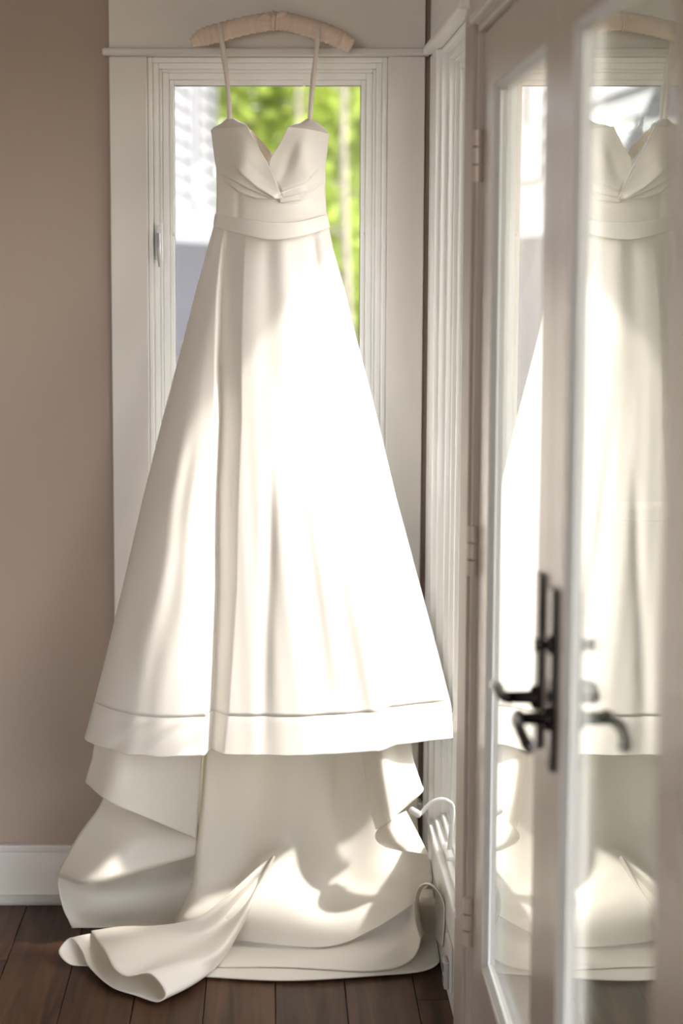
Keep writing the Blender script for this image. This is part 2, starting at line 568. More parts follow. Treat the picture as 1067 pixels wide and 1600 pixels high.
def leaf(name, y0, y1, hinge_far):
    """y0 near edge, y1 far edge"""
    t = struct(empty(name, (DX0, (y0 + y1) / 2, 0.014)))
    zb, zt = 0.014, DTOP - 0.015
    wf, wn_ = (0.140, 0.112) if hinge_far else (0.112, 0.125)
    g0, g1, gz0, gz1 = y0 + wn_, y1 - wf, 0.265, 1.930
    box('stile', M['door'], t, DX0, DX1, g1, y1, zb, zt, 0.0015)
    box('stile', M['door'], t, DX0, DX1, y0, g0, zb, zt, 0.0015)
    box('top_rail', M['door'], t, DX0, DX1, g0, g1, gz1, zt, 0)
    box('bottom_rail', M['door'], t, DX0, DX1, g0, g1, zb, gz0, 0)
    # sloping glazing beads, mitred
    bw, dep = 0.012, 0.018
    for nm, quad in (('far', ((g1, gz0), (g1, gz1), (g1 - bw, gz1 - bw), (g1 - bw, gz0 + bw))),
                     ('near', ((g0, gz0), (g0, gz1), (g0 + bw, gz1 - bw), (g0 + bw, gz0 + bw))),
                     ('top', ((g0, gz1), (g1, gz1), (g1 - bw, gz1 - bw), (g0 + bw, gz1 - bw))),
                     ('bottom', ((g0, gz0), (g1, gz0), (g1 - bw, gz0 + bw), (g0 + bw, gz0 + bw)))):
        mb = MB()
        a, b, c, d = quad
        x0_, x1_ = DX0 + 0.002, DX0 + 0.0115
        vs_ = [mb.bm.verts.new(v) for v in ((x0_, *a), (x0_, *b), (x1_, *c), (x1_, *d),
                                            (DX1 - .002, *a), (DX1 - .002, *b), (DX1 - .012, *c), (DX1 - .012, *d))]
        for f in ((0, 1, 2, 3), (4, 7, 6, 5), (0, 4, 5, 1), (3, 2, 6, 7), (1, 5, 6, 2), (0, 3, 7, 4)):
            mb.bm.faces.new([vs_[i] for i in f])
        mb.build('glazing_bead', M['bead'], t)
    box('pane', M['glass'], t, DX0 + 0.013, DX0 + 0.017, g0 + bw - 0.004, g1 - bw + 0.004, gz0 + bw - 0.004, gz1 - bw + 0.004)
    # lever set on the meeting stile
    hy = (y0 + wn_ / 2) if hinge_far else (y1 - wf / 2)
    s = 1 if hinge_far else -1          # lever points to the hinge side
    zc, zlv = 1.02, 0.963
    h = empty('handle_set', (DX0, hy, zc), t)
    h.parent = t
    h.matrix_parent_inverse = t.matrix_world.inverted()
    pl = MB()
    pl.box(DX0 - 0.008, DX0 - 0.0002, hy - 0.022, hy + 0.022, 0.888, 1.152)
    pl.build('back_plate', M['bronze'], h, bevel=0.004)
    MB().tube([(DX0 - 0.006, hy, zlv), (DX0 - 0.014, hy, zlv), (DX0 - 0.016, hy, zlv), (DX0 - 0.05, hy, zlv)],
              [0.019, 0.017, 0.010, 0.009], 16).build('spindle', M['bronze'], h, smooth=True)
    LV = [(DX0 - 0.048, hy - s * 0.012, zlv + .002), (DX0 - 0.056, hy + s * 0.01, zlv), (DX0 - 0.058, hy + s * 0.05, zlv + .003),
          (DX0 - 0.056, hy + s * 0.09, zlv - .004), (DX0 - 0.05, hy + s * 0.115, zlv - .014)]
    MB().tube([Vector(v) for v in catmull(LV, 18)], [0.009] * 4 + [0.0085] * 10 + [0.0095, 0.010, 0.009, 0.005], 12).build('lever', M['bronze'], h, smooth=True)
    if not hinge_far:
        MB().tube([(DX0 - 0.006, hy, 1.07), (DX0 - 0.012, hy, 1.07)], [0.014, 0.013], 16).build('turn_rose', M['bronze'], h, smooth=True)
        MB().tube([(DX0 - 0.012, hy, 1.07), (DX0 - 0.030, hy, 1.07)], [0.007, 0.010], 12, squash=0.45).build('thumb_turn', M['bronze'], h, smooth=True)
    # hinges
    yh = y1 + 0.004 if hinge_far else y0 - 0.004
    for z in (0.30, 1.05, 1.81):
        hg = empty('hinge', (DX0, yh, z), t)
        hg.matrix_parent_inverse = t.matrix_world.inverted()
        for q in range(3):
            z0 = z - 0.05 + q * 0.034
            MB().tube([(DX0 - 0.009, yh, z0), (DX0 - 0.009, yh, z0 + 0.030)], 0.0105, 12).build('knuckle', M['hinge'], hg, smooth=False)
        box('hinge_leaf', M['hinge'], hg, DX0 - 0.0085, DX0 - 0.0062, min(yh, yh + s * 0.032), max(yh, yh + s * 0.032), z - 0.05, z + 0.05)
    return t


YM = 2.40
leaf('door_1', YM + 0.0015, DR1 - 0.0185, True)
leaf('door_2', DR0 + 0.0185, YM - 0.0015, False)

# unseen windows behind the camera, sized to fill the room with daylight
window_unit('window_3', -0.75, 0.95, 0.10, 2.5, 'x', WX, (WX, 0.2, 0.27))
window_unit('window_4', -2.95, -0.95, 0.10, 2.5, 'x', WX, (WX, -1.9, 0.27))
t5 = struct(empty('window_5', (-2, NY, 0.5)))
frame_rings('window_frame', t5, M['white'], [(-4.0, -1.3, 0.9, 2.6, 0.05, NY - TH, NY + 0.01)], 'y')
box('pane', M['glass'], t5, -3.95, -1.35, NY - 0.09, NY - 0.085, 0.95, 2.55)



def portal(name, loc, rot, sx, sy):
    d = bpy.data.lights.new(name, 'AREA')
    d.shape = 'RECTANGLE'
    d.size, d.size_y = sx, sy
    d.cycles.is_portal = True
    o = bpy.data.objects.new(name, d)
    COL.objects.link(o)
    o.location = loc
    o.rotation_euler = rot
    return o


zc = (OP0 + OP1) / 2
portal('portal_back', (0, WY + TH + 0.01, zc), (R(-90), 0, 0), 0.58, 1.81)
for nm, a, b in (('portal_side', RW0, RW1), ('portal_doors', DR0, DR1), ('portal_c', -0.75, 0.95), ('portal_d', -2.95, -0.95)):
    portal(nm, (WX + TH + 0.01, (a + b) / 2, zc + 0.1), (0, R(90), 0), 2.5, b - a)
portal('portal_near', (-2.65, NY - TH - 0.01, 1.37), (R(90), 0, 0), 2.7, 2.45)

# ------------------------------------------------------------------ wedding dress
dress = empty('wedding_dress', (0, 3.75, 0))
tag(dress, 'white satin wedding gown with thin straps, pleated bodice and long train, hung before the window', 'wedding dress')
SAT, TRN = M['satin'], M['train']

# ---- bodice
BL, BR = 330.0, 513.0


def yb(px, extra=0.0):
    u = min(1, max(0, (px - BL) / (BR - BL)))
    return 3.985 - 0.062 * math.sin(math.pi * u) ** 0.7 - extra


def rows_b(rows, extra=0.0, back=None):
    out = []
    for r in rows:
        out.append([(x, y, (yb(x, extra) if back is None else back)) for x, y in r])
    return out


def seg_dist(px, py, line):
    """signed distance (positive below the line) and parameter along a polyline"""
    best, bs, bt = 1e9, 1, 0
    n = len(line) - 1
    for i in range(n):
        (x0, y0), (x1, y1) = line[i], line[i + 1]
        dx, dy = x1 - x0, y1 - y0
        L = dx * dx + dy * dy
        t = max(0, min(1, ((px - x0) * dx + (py - y0) * dy) / L))
        ex, ey = px - (x0 + t * dx), py - (y0 + t * dy)
        d = math.hypot(ex, ey)
        if d < best:
            cr = dx * (py - y0) - dy * (px - x0)
            if dx < 0: cr = -cr
            best, bs, bt = d, (1 if cr > 0 else -1), (i + t) / n
    return best * bs, bt


def pleat(px, py, line, A, w, fade=0.25):
    d, t = seg_dist(px, py, line)
    if d > 1.5 or d < -w:
        return 0.0
    f = min(1, t / fade) if fade else 1
    f *= min(1, (1 - t) / 0.06 + 0.35)
    if d > 0:
        return A * f * (1 - d / 1.5)
    return A * f * (1 + d / w) ** 1.4


def bump(px, py, cx, cy, rx, ry):
    return math.exp(-((px - cx) / rx) ** 2 - ((py - cy) / ry) ** 2)


LA = [(364, 252), (378, 272), (402, 293), (432, 311)]
LB = [(344, 271), (366, 282), (386, 293), (430, 312)]
LC = [(350, 281), (375, 300), (415, 314)]
RD = [(498, 262), (476, 284), (438, 299)]
RE = [(480, 297), (460, 304), (440, 308)]
RF = [(506, 282), (470, 312), (436, 316)]


def disp_left(px, py, u, v):
    o = 0.020 * bump(px, py, 378, 248, 26, 34)
    o += pleat(px, py, LA, 0.009, 20) + pleat(px, py, LB, 0.008, 12) + pleat(px, py, LC, 0.007, 10)
    return np.array((0, -o, 0))


def disp_right(px, py, u, v):
    o = 0.018 * bump(px, py, 474, 238, 24, 34)
    o -= 0.006 * bump(px + .35 * (py - 250), py, 452, 250, 9, 30)
    o += pleat(px, py, RD, 0.009, 20) + pleat(px, py, RE, 0.006, 10) + pleat(px, py, RF, 0.005, 10)
    return np.array((0, -o, 0))


def disp_mid(px, py, u, v):
    o = 0.005 * bump(px, py, 445, 325, 60, 14) - 0.006 * bump(px, py, 372, 322, 5, 30)
    return np.array((0, -o, 0))


patch('midriff', rows_b([[(336, 225), (380, 232), (424, 258), (468, 232), (510, 225)],
                         [(338, 262), (380, 265), (424, 270), (468, 262), (508, 255)],
                         [(339, 300), (380, 304), (424, 306), (468, 303), (508, 296)],
                         [(338, 337), (380, 346), (424, 351), (468, 348), (510, 338)]]), SAT, dress, 60, 50, disp=disp_mid)
patch('right_cup', rows_b([[(450, 198), (482, 202), (513, 208)],
                           [(436, 226), (472, 231), (511, 236)],
                           [(420, 257), (465, 263), (508, 258)],
                           [(436, 300), (468, 300), (508, 274)],
                           [(437, 316), (470, 316), (508, 284)]], 0.006), SAT, dress, 70, 90, disp=disp_right)
patch('left_cup', rows_b([[(330, 203), (358, 199), (386, 197)],
                          [(334, 235), (370, 236), (405, 232)],
                          [(338, 262), (380, 272), (424, 267)],
                          [(341, 272), (383, 292), (436, 298)],
                          [(350, 284), (388, 307), (443, 311)]], 0.012), SAT, dress, 70, 90, disp=disp_left)
# inner lining of the V and the facing peaks that carry the straps
patch('neck_lining', [[(386, 198, 3.945), (398, 209, 3.955), (427, 243, 3.955)],
                      [(400, 226, 3.945), (408, 234, 3.945), (425, 246, 3.945)],
                      [(420, 258, 3.94), (422, 258, 3.94), (424, 258, 3.94)]], M['lining'], dress, 16, 16, 0.002)
patch('strap_facing', [[(345, 194, 4.0), (359, 184, 4.0), (374, 190, 4.0)],
                       [(331, 203, 3.99), (359, 201, 3.965), (388, 199, 3.955)],
                       [(334, 225, 3.99), (359, 225, 3.965), (392, 225, 3.955)]], M['strap'], dress, 20, 14, 0.002)
patch('strap_facing', [[(470, 192, 4.0), (484, 185, 4.0), (500, 195, 4.0)],
                       [(450, 200, 3.955), (484, 203, 3.965), (513, 209, 3.99)],
                       [(452, 225, 3.955), (484, 225, 3.965), (511, 230, 3.99)]], M['strap'], dress, 20, 14, 0.002)
# back of the bodice, wrapping behind
patch('bodice_back', [[(341, 262, 3.992), (372, 262, 4.035), (424, 264, 4.045), (470, 262, 4.035), (504, 258, 3.992)],
                      [(342, 300, 3.992), (372, 303, 4.035), (424, 306, 4.045), (470, 303, 4.035), (504, 298, 3.992)],
                      [(341, 345, 3.992), (372, 347, 4.035), (424, 349, 4.045), (470, 347, 4.035), (505, 343, 3.992)]], M['lining'], dress, 40, 16)
# waistband
patch('waistband', rows_b([[(337, 334), (380, 342), (424, 348), (468, 346), (511, 335)],
                           [(335, 344), (380, 353), (424, 361), (468, 358), (513, 346)],
                           [(334, 354), (380, 367), (424, 375), (468, 370), (515, 356)]], 0.024), SAT, dress, 50, 14, 0.004)

# straps run over the hanger bar and down behind
def strap(pts_front, pts_back):
    C = catmull([p[:] for p in pts_front + pts_back], 40)
    mb = MB()
    prev = None
    for i, p in enumerate(C):
        w = 0.0052
        a = mb.bm.verts.new((p[0] - w, p[1], p[2]))
        b = mb.bm.verts.new((p[0] + w, p[1], p[2]))
        if prev:
            mb.bm.faces.new((prev[0], prev[1], b, a))
        prev = (a, b)
    o = mb.build('strap', M['strap'], dress, smooth=True)
    s = o.modifiers.new('solid', 'SOLIDIFY')
    s.thickness = 0.0025
    s.offset = 0


HY = 4.012          # hanger axis depth
strap([P(359.5, 190, 3.995), P(356, 140, 3.99), P(351, 90, 3.985), P(346, 62, 3.98), P(344, 42, HY - 0.023)],
      [P(344, 37, HY - 0.004), P(345, 44, HY + 0.023), P(348, 85, HY + 0.028), P(356, 140, 4.045), P(362, 260, 4.04)])
strap([P(484, 190, 3.995), P(488, 140, 3.99), P(493, 90, 3.985), P(496, 66, 3.98), P(497, 48, HY - 0.023)],
      [P(497, 40, HY - 0.004), P(496, 48, HY + 0.023), P(494, 85, HY + 0.028), P(487, 140, 4.045), P(480, 260, 4.04)])

# ---- skirt
ZW, ZH = P(424, 352, 3.95).z, 0.530
edge_py = [345, 390, 460, 520, 650, 780, 920, 1020, 1090, 1150]
left_px = [337, 324, 305, 290, 256, 224, 192, 168, 150, 134]
right_px = [511, 520, 540, 554, 588, 619, 657, 684, 702, 716]


def y_edge(v):
    return 3.985 - 0.135 * v ** 0.9


zs = []
for py, l, r in zip(edge_py, left_px, right_px):
    v = (py - 345) / (1150 - 345)
    a, b = P(l, py, y_edge(v)), P(r, py, y_edge(v))
    zs.append((a.z, a.x, b.x))
zs = zs[::-1]
Z_ARR, XL_ARR, XR_ARR = [q[0] for q in zs], [q[1] for q in zs], [q[2] for q in zs]
ZH = Z_ARR[0]
ZW = Z_ARR[-1]


def sm(a, b, x):
    t = min(1, max(0, (x - a) / (b - a)))
    return t * t * (3 - 2 * t)


def gs(x, c, w):
    return math.exp(-((x - c) / w) ** 2)


def skirt_front(u, v, out=0.0):
    """u 0..1 left to right over the front, v 0..1 waist to hem"""
    z = ZW + (ZH - ZW) * v
    xl, xr = np.interp(z, Z_ARR, XL_ARR), np.interp(z, Z_ARR, XR_ARR)
    bul = 0.056 + 0.10 * sm(0, .25, v) * (.35 + .65 * v)
    y = y_edge(v) - bul * max(0, math.sin(math.pi * u)) ** (0.7 - .15 * sm(0, .3, v))
    # deep pleat left of centre: the left panel laps over, the cloth ramps back out to the right
    fl = np.interp(v, [0, .07, .2, .38, .69, .94, 1], [.13, .15, .205, .268, .311, .328, .332])
    fr = np.interp(v, [0, .07, .2, .38, .69, .94, 1], [.27, .286, .315, .35, .364, .357, .354])
    dep = np.interp(v, [0, .06, .3, .7, 1], [.002, .018, .040, .050, .052])
    ramp = max(0.0, 1 - (u - fl) / (fr - fl + .02))
    sw = np.interp(v, [0, .45, 1], [.045, .016, .010])
    step = sm(fl - sw, fl + .010, u)
    y += dep * step * ramp ** 1.1
    y -= (.004 + .050 * sm(.05, .8, v)) * gs(u, .47 * fl, .42 * fl) * (1 - step)
    # soft fold running down the middle
    y += 0.008 * sm(.40, .68, v) * (1 - 0.6 * sm(.85, 1, v)) * gs(u, .495 + .02 * math.sin(5 * v), .022)
    y -= 0.004 * sm(.40, .68, v) * gs(u, .555, .045)
    # gathers below the waistband
    g = (1 - sm(.1, .45, v)) * sm(0.0, .05, v)
    y += g * 0.010 * gs(u, .86 - .25 * v, .045) + g * 0.004 * gs(u, .48, .06) - g * .006 * gs(u, .60, .07)
    y += g * 0.006 * gs(u, .08, .05)
    # flutes to the right
    y += 0.015 * sm(.2, .9, v) * gs(u, .70 + .04 * v, .045) * (1 - .4 * sm(.9, 1, v))
    y += 0.011 * sm(.3, .8, v) * gs(u, .60 + .05 * v, .035) * (1 - sm(.85, 1, v))
    y += 0.036 * sm(.55, 1, v) * sm(.77, .83, u) * (1 - .6 * sm(.9, 1, u))
    y -= 0.006 * sm(.5, 1, v) * gs(u, .745, .05)
    # wide ripples of the left panel
    y += 0.004 * sm(.25, .7, v) * gs(u, .175 - .02 * v, .03)
    y += 0.0025 * math.sin(60 * u + 9 * v) * sm(.3, .6, v) * gs(u, .14, .1) * math.sin(11 * v + 3)
    y += 0.0005 * math.sin(95 * u - 14 * v) * sm(.2, .6, v)
    x = xl + (xr - xl) * u
    if u < .33 and v > .9:      # slanting creases of the left hem band
        y += 0.0028 * sm(.925, .95, v) * math.sin(70 * u + 75 * (v - .925) * 1.6) * sm(0.0, .08, u) * (1 - sm(.27, .33, u))
    return (min(x, 0.433), y - out, z)


def skirt_back(u, v):
    """u 0..1 right to left over the back"""
    z = ZW + (ZH - ZW) * v
    xl, xr = np.interp(z, Z_ARR, XL_ARR), np.interp(z, Z_ARR, XR_ARR)
    room = 4.055 - y_edge(v)
    y = y_edge(v) + min(room, 0.05 + 0.17 * v) * max(0, math.sin(math.pi * u)) ** 0.5
    y += 0.008 * math.sin(26 * u) * v * math.sin(math.pi * u)
    return (min(xr + (xl - xr) * u, 0.433 - .05 * sm(3.84, 3.89, y)), min(y, 4.055), z)


NF, NB_ = 240, 60
VS = 0.928
G = np.array([[skirt_front(i / NF, VS * j / 130) for i in range(NF + 1)] for j in range(131)])
GB = np.array([[skirt_back(i / NB_, VS * j / 130) for i in range(1, NB_)] for j in range(131)])
grid_mesh('skirt', np.concatenate([G, GB], 1), SAT, dress, 0.0025, wrap=True)
vv = [VS - 0.001 + (1.0 - VS + 0.001) * j / 28 for j in range(29)]
G = np.array([[skirt_front(i / NF, v, -0.0006 + 0.0010 * sm(VS, VS + .012, v)) for i in range(NF + 1)] for v in vv])
GB = np.array([[skirt_back(i / NB_, v) for i in range(1, NB_)] for v in vv])
grid_mesh('hem_band', np.concatenate([G, GB], 1), SAT, dress, 0.0028, wrap=True)

# ---- train
train = empty('train', (0, 3.8, 0))
train.parent = dress
train.matrix_parent_inverse = dress.matrix_world.inverted()
Z = None
# centre panel falling from the back of the skirt and flowing onto the floor
patch('train_panel', [
    [(322, 1130, 3.98), (330, 1130, 3.92), (400, 1130, 3.95), (470, 1130, 3.91), (540, 1130, 3.96), (590, 1130, 3.93), (640, 1130, 3.99)],
    [(317, 1235, 3.97), (324, 1235, 3.90), (395, 1235, 3.93), (465, 1235, 3.885), (535, 1235, 3.94), (590, 1235, 3.92), (650, 1240, 3.98)],
    [(311, 1310, 3.965), (316, 1310, 3.88), (385, 1310, 3.90), (450, 1310, 3.865), (530, 1310, 3.91), (595, 1320, 3.90), (655, 1310, 3.95)],
    [(303, 1371, 3.945), (309, 1371, 3.855), (372, 1368, 3.855), (428, 1338, 3.835), (525, 1370, 3.875), (605, 1365, 3.87), (677, 1350, 3.92)],
    [(290, 1410, 3.93), (298, 1412, 3.835), (350, 1412, 3.80), (424, 1372, 3.81), (520, 1415, 3.82), (600, 1395, 3.85), (680, 1368, 3.89)],
    [(276, 1434, 3.90), (286, 1440, 3.80), (335, 1440, 3.76), (405, 1430, 3.765), (515, 1450, 3.77), (592, 1418, 3.82), (664, 1390, 3.87)],
    [(270, 1444, Z, .02), (285, 1449, Z, .03), (335, 1458, Z, .03), (382, 1470, Z, .03), (505, 1480, Z, .03), (580, 1454, Z, .055), (648, 1411, Z, .10)],
], TRN, train, 150, 110, 0.003)
patch('train_back', [
    [(165, 1130, 4.0), (230, 1130, 4.01), (290, 1130, 4.01), (345, 1130, 3.99)],
    [(168, 1235, 4.0), (230, 1235, 4.02), (290, 1235, 4.02), (340, 1235, 3.985)],
    [(160, 1300, 3.99), (230, 1310, 4.02), (290, 1320, 4.02), (335, 1325, 3.98)],
    [(135, 1345, 3.97), (220, 1360, 4.03), (290, 1370, 4.03), (330, 1375, 3.98)]], TRN, train, 30, 30, 0.003)
# hollow between the centre column and the left folds
patch('train_fold', [
    [(92, 1364, 3.91), (150, 1372, 3.90), (230, 1350, 3.94), (325, 1322, 3.98)],
    [(91, 1385, 3.905), (150, 1394, 3.975), (230, 1385, 4.02), (320, 1370, 4.03)],
    [(99, 1420, 3.895), (155, 1426, 3.955), (230, 1424, 3.985), (315, 1415, 3.98)],
    [(113, 1450, Z, .012), (160, 1449, Z, .03), (225, 1449, Z, .035), (310, 1446, Z, .04)]], TRN, train, 60, 50, 0.003)
# flaps behind the hem
patch('train_fold', [
    [(150, 1140, 3.86), (190, 1140, 3.81), (240, 1140, 3.84), (318, 1140, 3.90)],
    [(145, 1180, 3.86), (188, 1184, 3.79), (238, 1190, 3.825), (314, 1200, 3.89)],
    [(137, 1208, 3.86), (182, 1222, 3.77), (236, 1238, 3.805), (310, 1255, 3.88)],
    [(134, 1222, 3.87), (170, 1252, 3.765), (240, 1282, 3.80), (306, 1310, 3.88)]], TRN, train, 50, 40, 0.004)
patch('train_fold', [
    [(166, 1238, 3.93), (215, 1262, 3.90), (262, 1278, 3.91), (312, 1290, 3.93)],
    [(152, 1266, 3.92), (210, 1285, 3.87), (262, 1296, 3.89), (310, 1305, 3.92)],
    [(122, 1307, 3.90), (198, 1318, 3.82), (258, 1318, 3.86), (308, 1318, 3.905)],
    [(96, 1354, 3.88), (150, 1370, 3.775), (230, 1350, 3.82), (308, 1331, 3.90)],
    [(90, 1370, 3.89), (142, 1382, 3.79), (228, 1358, 3.83), (308, 1335, 3.91)]], TRN, train, 50, 50, 0.004)
patch('train_fold', [
    [(562, 1140, 3.88), (590, 1140, 3.82), (615, 1140, 3.84), (638, 1140, 3.86)],
    [(568, 1185, 3.88), (594, 1190, 3.79), (620, 1185, 3.82), (645, 1185, 3.84)],
    [(574, 1225, 3.87), (600, 1235, 3.77), (630, 1218, 3.81), (657, 1222, 3.83)],
    [(580, 1265, 3.86), (603, 1265, 3.77), (630, 1248, 3.80), (660, 1236, 3.83)],
    [(588, 1296, 3.85), (607, 1285, 3.78), (624, 1268, 3.80), (638, 1256, 3.82)]], TRN, train, 40, 50, 0.004)
patch('train_fold', [
    [(603, 1283, 3.83), (616, 1276, 3.79), (634, 1267, 3.81)],
    [(588, 1302, 3.82), (612, 1296, 3.75), (648, 1294, 3.80)],
    [(590, 1314, 3.82), (616, 1315, 3.745), (660, 1317, 3.80)],
    [(603, 1323, 3.83), (630, 1329, 3.76), (670, 1336, 3.82)]], TRN, train, 40, 40, 0.004)
# arch of hem standing up against the wall, and the cloth seen inside it
patch('train_roll', [
    [(657, 1466, 3.66), (649, 1437, 3.62), (647, 1411, 3.60), (653, 1388, 3.60), (666, 1381, 3.60), (680, 1388, 3.60), (692, 1408, 3.60), (696, 1440, 3.60), (695, 1480, 3.63)],
    [(660, 1462, 3.72), (652, 1432, 3.70), (650, 1406, 3.68), (656, 1387, 3.68), (667, 1380, 3.68), (679, 1386, 3.68), (689, 1404, 3.68), (693, 1436, 3.68), (693, 1474, 3.68)],
    [(664, 1455, 3.80), (656, 1428, 3.80), (654, 1404, 3.79), (659, 1388, 3.79), (668, 1382, 3.79), (677, 1387, 3.79), (684, 1402, 3.79), (688, 1430, 3.79), (688, 1466, 3.79)]],
    TRN, train, 60, 24, 0.003)
patch('train_roll', [
    [(646, 1400, 3.87), (656, 1392, 3.86), (674, 1390, 3.86), (688, 1400, 3.87)],
    [(645, 1415, 3.82), (660, 1412, 3.80), (676, 1412, 3.80), (694, 1420, 3.80)],
    [(640, 1470, Z, .02), (662, 1466, Z, .03), (680, 1460, Z, .035), (696, 1466, Z, .03)],
    [(640, 1500, Z, .012), (664, 1496, Z, .014), (682, 1490, Z, .016), (696, 1485, Z, .018)]], TRN, train, 30, 40, 0.003)
# hem rolled into an S on the floor at the left front
patch('train_roll', [
    [(139, 1509, Z, .010), (108, 1506, Z, .012), (92, 1486, Z, .030), (111, 1466, Z, .052), (128, 1485, Z, .036), (139, 1510, Z, .022), (173, 1541, Z, .012), (212, 1555, Z, .010),
     (246, 1565, Z, .012), (258, 1551, Z, .030), (234, 1521, Z, .055), (198, 1525, Z, .048), (178, 1513, Z, .050), (164, 1487, Z, .055), (142, 1455, Z, .050)],
    [(176, 1500, Z, .010), (150, 1497, Z, .012), (132, 1478, Z, .028), (138, 1460, Z, .046), (156, 1476, Z, .030), (170, 1498, Z, .018), (206, 1525, Z, .012), (250, 1540, Z, .010),
     (296, 1540, Z, .012), (308, 1527, Z, .028), (288, 1504, Z, .054), (246, 1502, Z, .050), (226, 1490, Z, .056), (206, 1470, Z, .066), (190, 1448, Z, .066)],
    [(220, 1485, Z, .010), (200, 1480, Z, .012), (185, 1465, Z, .028), (190, 1452, Z, .040), (206, 1465, Z, .028), (220, 1480, Z, .016), (250, 1500, Z, .012), (295, 1515, Z, .012),
     (338, 1506, Z, .016), (345, 1499, Z, .030), (336, 1490, Z, .056), (300, 1480, Z, .054), (280, 1470, Z, .060), (262, 1456, Z, .072), (248, 1446, Z, .078)],
    [(270, 1470, Z, .010), (260, 1465, Z, .012), (250, 1458, Z, .028), (255, 1452, Z, .036), (270, 1456, Z, .026), (290, 1464, Z, .022), (315, 1475, Z, .024), (350, 1478, Z, .03),
     (374, 1452, Z, .060), (379, 1444, Z, .080), (374, 1440, Z, .098), (350, 1446, Z, .080), (332, 1447, Z, .082), (318, 1440, Z, .10), (312, 1432, Z, .112)],
    [(330, 1440, Z, .05), (330, 1436, Z, .05), (330, 1432, Z, .055), (335, 1430, Z, .06), (345, 1430, Z, .06), (358, 1430, Z, .06), (372, 1430, Z, .065), (385, 1428, Z, .075),
     (402, 1399, Z, .120), (405, 1392, Z, .135), (402, 1388, Z, .150), (390, 1396, Z, .130), (380, 1400, Z, .128), (368, 1398, Z, .145), (360, 1394, Z, .150)],
    [(405, 1365, Z, .16), (406, 1364, Z, .16), (407, 1363, Z, .16), (408, 1362, Z, .16), (410, 1361, Z, .16), (412, 1360, Z, .16), (416, 1357, Z, .165), (420, 1352, Z, .18),
     (427, 1343, Z, .205), (429, 1339, Z, .215), (428, 1337, Z, .222), (425, 1339, Z, .216), (422, 1342, Z, .210), (418, 1344, Z, .208), (414, 1346, Z, .205)],
], TRN, train, 170, 60, 0.003)
# layered hem spreading on the floor to the right
patch('train_layer', [
    [(310, 1475, Z, .010), (400, 1448, Z, .010), (520, 1435, Z, .012), (600, 1415, Z, .02), (636, 1404, Z, .05), (648, 1398, Z, .08)],
    [(338, 1504, Z, .014), (440, 1495, Z, .02), (552, 1485, Z, .03), (622, 1462, Z, .045), (642, 1432, Z, .075), (648, 1404, Z, .11)],
    [(340, 1511, Z, .012), (445, 1511, Z, .014), (575, 1517, Z, .016), (636, 1504, Z, .024), (657, 1466, Z, .07), (648, 1411, Z, .13)],
], TRN, train, 90, 40, 0.003)
patch('train_layer', [
    [(320, 1500, Z, .008), (420, 1490, Z, .008), (540, 1480, Z, .01), (620, 1460, Z, .02), (655, 1430, Z, .04), (675, 1410, Z, .05)],
    [(322, 1515, Z, .008), (440, 1515, Z, .009), (570, 1510, Z, .012), (650, 1490, Z, .018), (680, 1455, Z, .03), (688, 1425, Z, .045)],
    [(318, 1526, Z, .008), (450, 1532, Z, .008), (590, 1524, Z, .009), (668, 1515, Z, .01), (692, 1490, Z, .02), (697, 1440, Z, .05)],
], TRN, train, 90, 30, 0.003)

# ------------------------------------------------------------------ padded hanger
hg = empty('padded_hanger', P(427, 60, HY))
tag(hg, 'blush satin padded clothes hanger with a small bow above the window', 'hanger')
bar_px = [(299, 67), (318, 58), (345, 50), (380, 41), (412, 35), (430, 33), (452, 35), (482, 43), (510, 52), (532, 62), (550, 73)]
bar = catmull([P(x, y, HY)[:] for x, y in bar_px], 140)
mb = MB()
rd = []
for i in range(140):
    s = i / 139
    r = 0.0205 * (1 - 0.55 * max(0, 1 - s / .13) ** 1.5) * (1 - 0.22 * max(0, (s - .88) / .12) ** 2)
    r *= 1.06 + 0.06 * math.sin(i * 1.35 + 0.9 * math.sin(i * .37)) + 0.035 * math.sin(i * 2.9)
    rd.append(r)
mb.tube([Vector(v) for v in bar], rd, 20, squash=0.95).build('padding', M['hanger'], hg, smooth=True)
for j, w in ((0, 1), (1, -1)):
    c = P(427, 28, HY - 0.019)
    tip = P(400, 30, HY - 0.022) if j == 0 else P(451, 20, HY - 0.012)
    mid = c.lerp(tip, .55) + Vector((0, -.004, .003))
    MB().tube([c, c.lerp(mid, .5), mid, tip], [.003, .006, .008, .002], 10, squash=.45).build('bow_loop', M['hanger'], hg, smooth=True)
MB().tube([P(424, 34, HY - .0215), P(427, 28, HY - .022), P(430, 22, HY - .0195)], [.004, .006, .004], 10).build('bow_knot', M['hanger'], hg, smooth=True)
wrap_pts = [P(427, 33, HY) + Vector((0, .0225 * math.sin(a), .0225 * math.cos(a))) for a in np.linspace(0, 2 * math.pi, 25)]
MB().tube(wrap_pts, .003, 8, cap=False).build('ribbon_wrap', M['hanger'], hg, smooth=True)
ht = P(427, 33, HY)
MB().tube([ht + Vector((0, .012, .012)), ht + Vector((0, .020, .017)), ht + Vector((0, .034, .017)),
           ht + Vector((0, .044, .0165))], .0018, 8).build('hook', M['lever'], hg, smooth=True)
wh = empty('wall_peg', (ht.x, WY - 0.018, ht.z + .012))
tag(wh, 'small metal peg in the frieze board that holds the padded hanger', 'peg')
MB().tube([(ht.x, WY - .0178, ht.z + .012), (ht.x, WY - .050, ht.z + .0128)], .0025, 10).build('pin', M['lever'], wh, smooth=True)
MB().tube([(ht.x, WY - .0185, ht.z + .012), (ht.x, WY - .0205, ht.z + .012)], .006, 14).build('base_plate', M['lever'], wh, smooth=True)

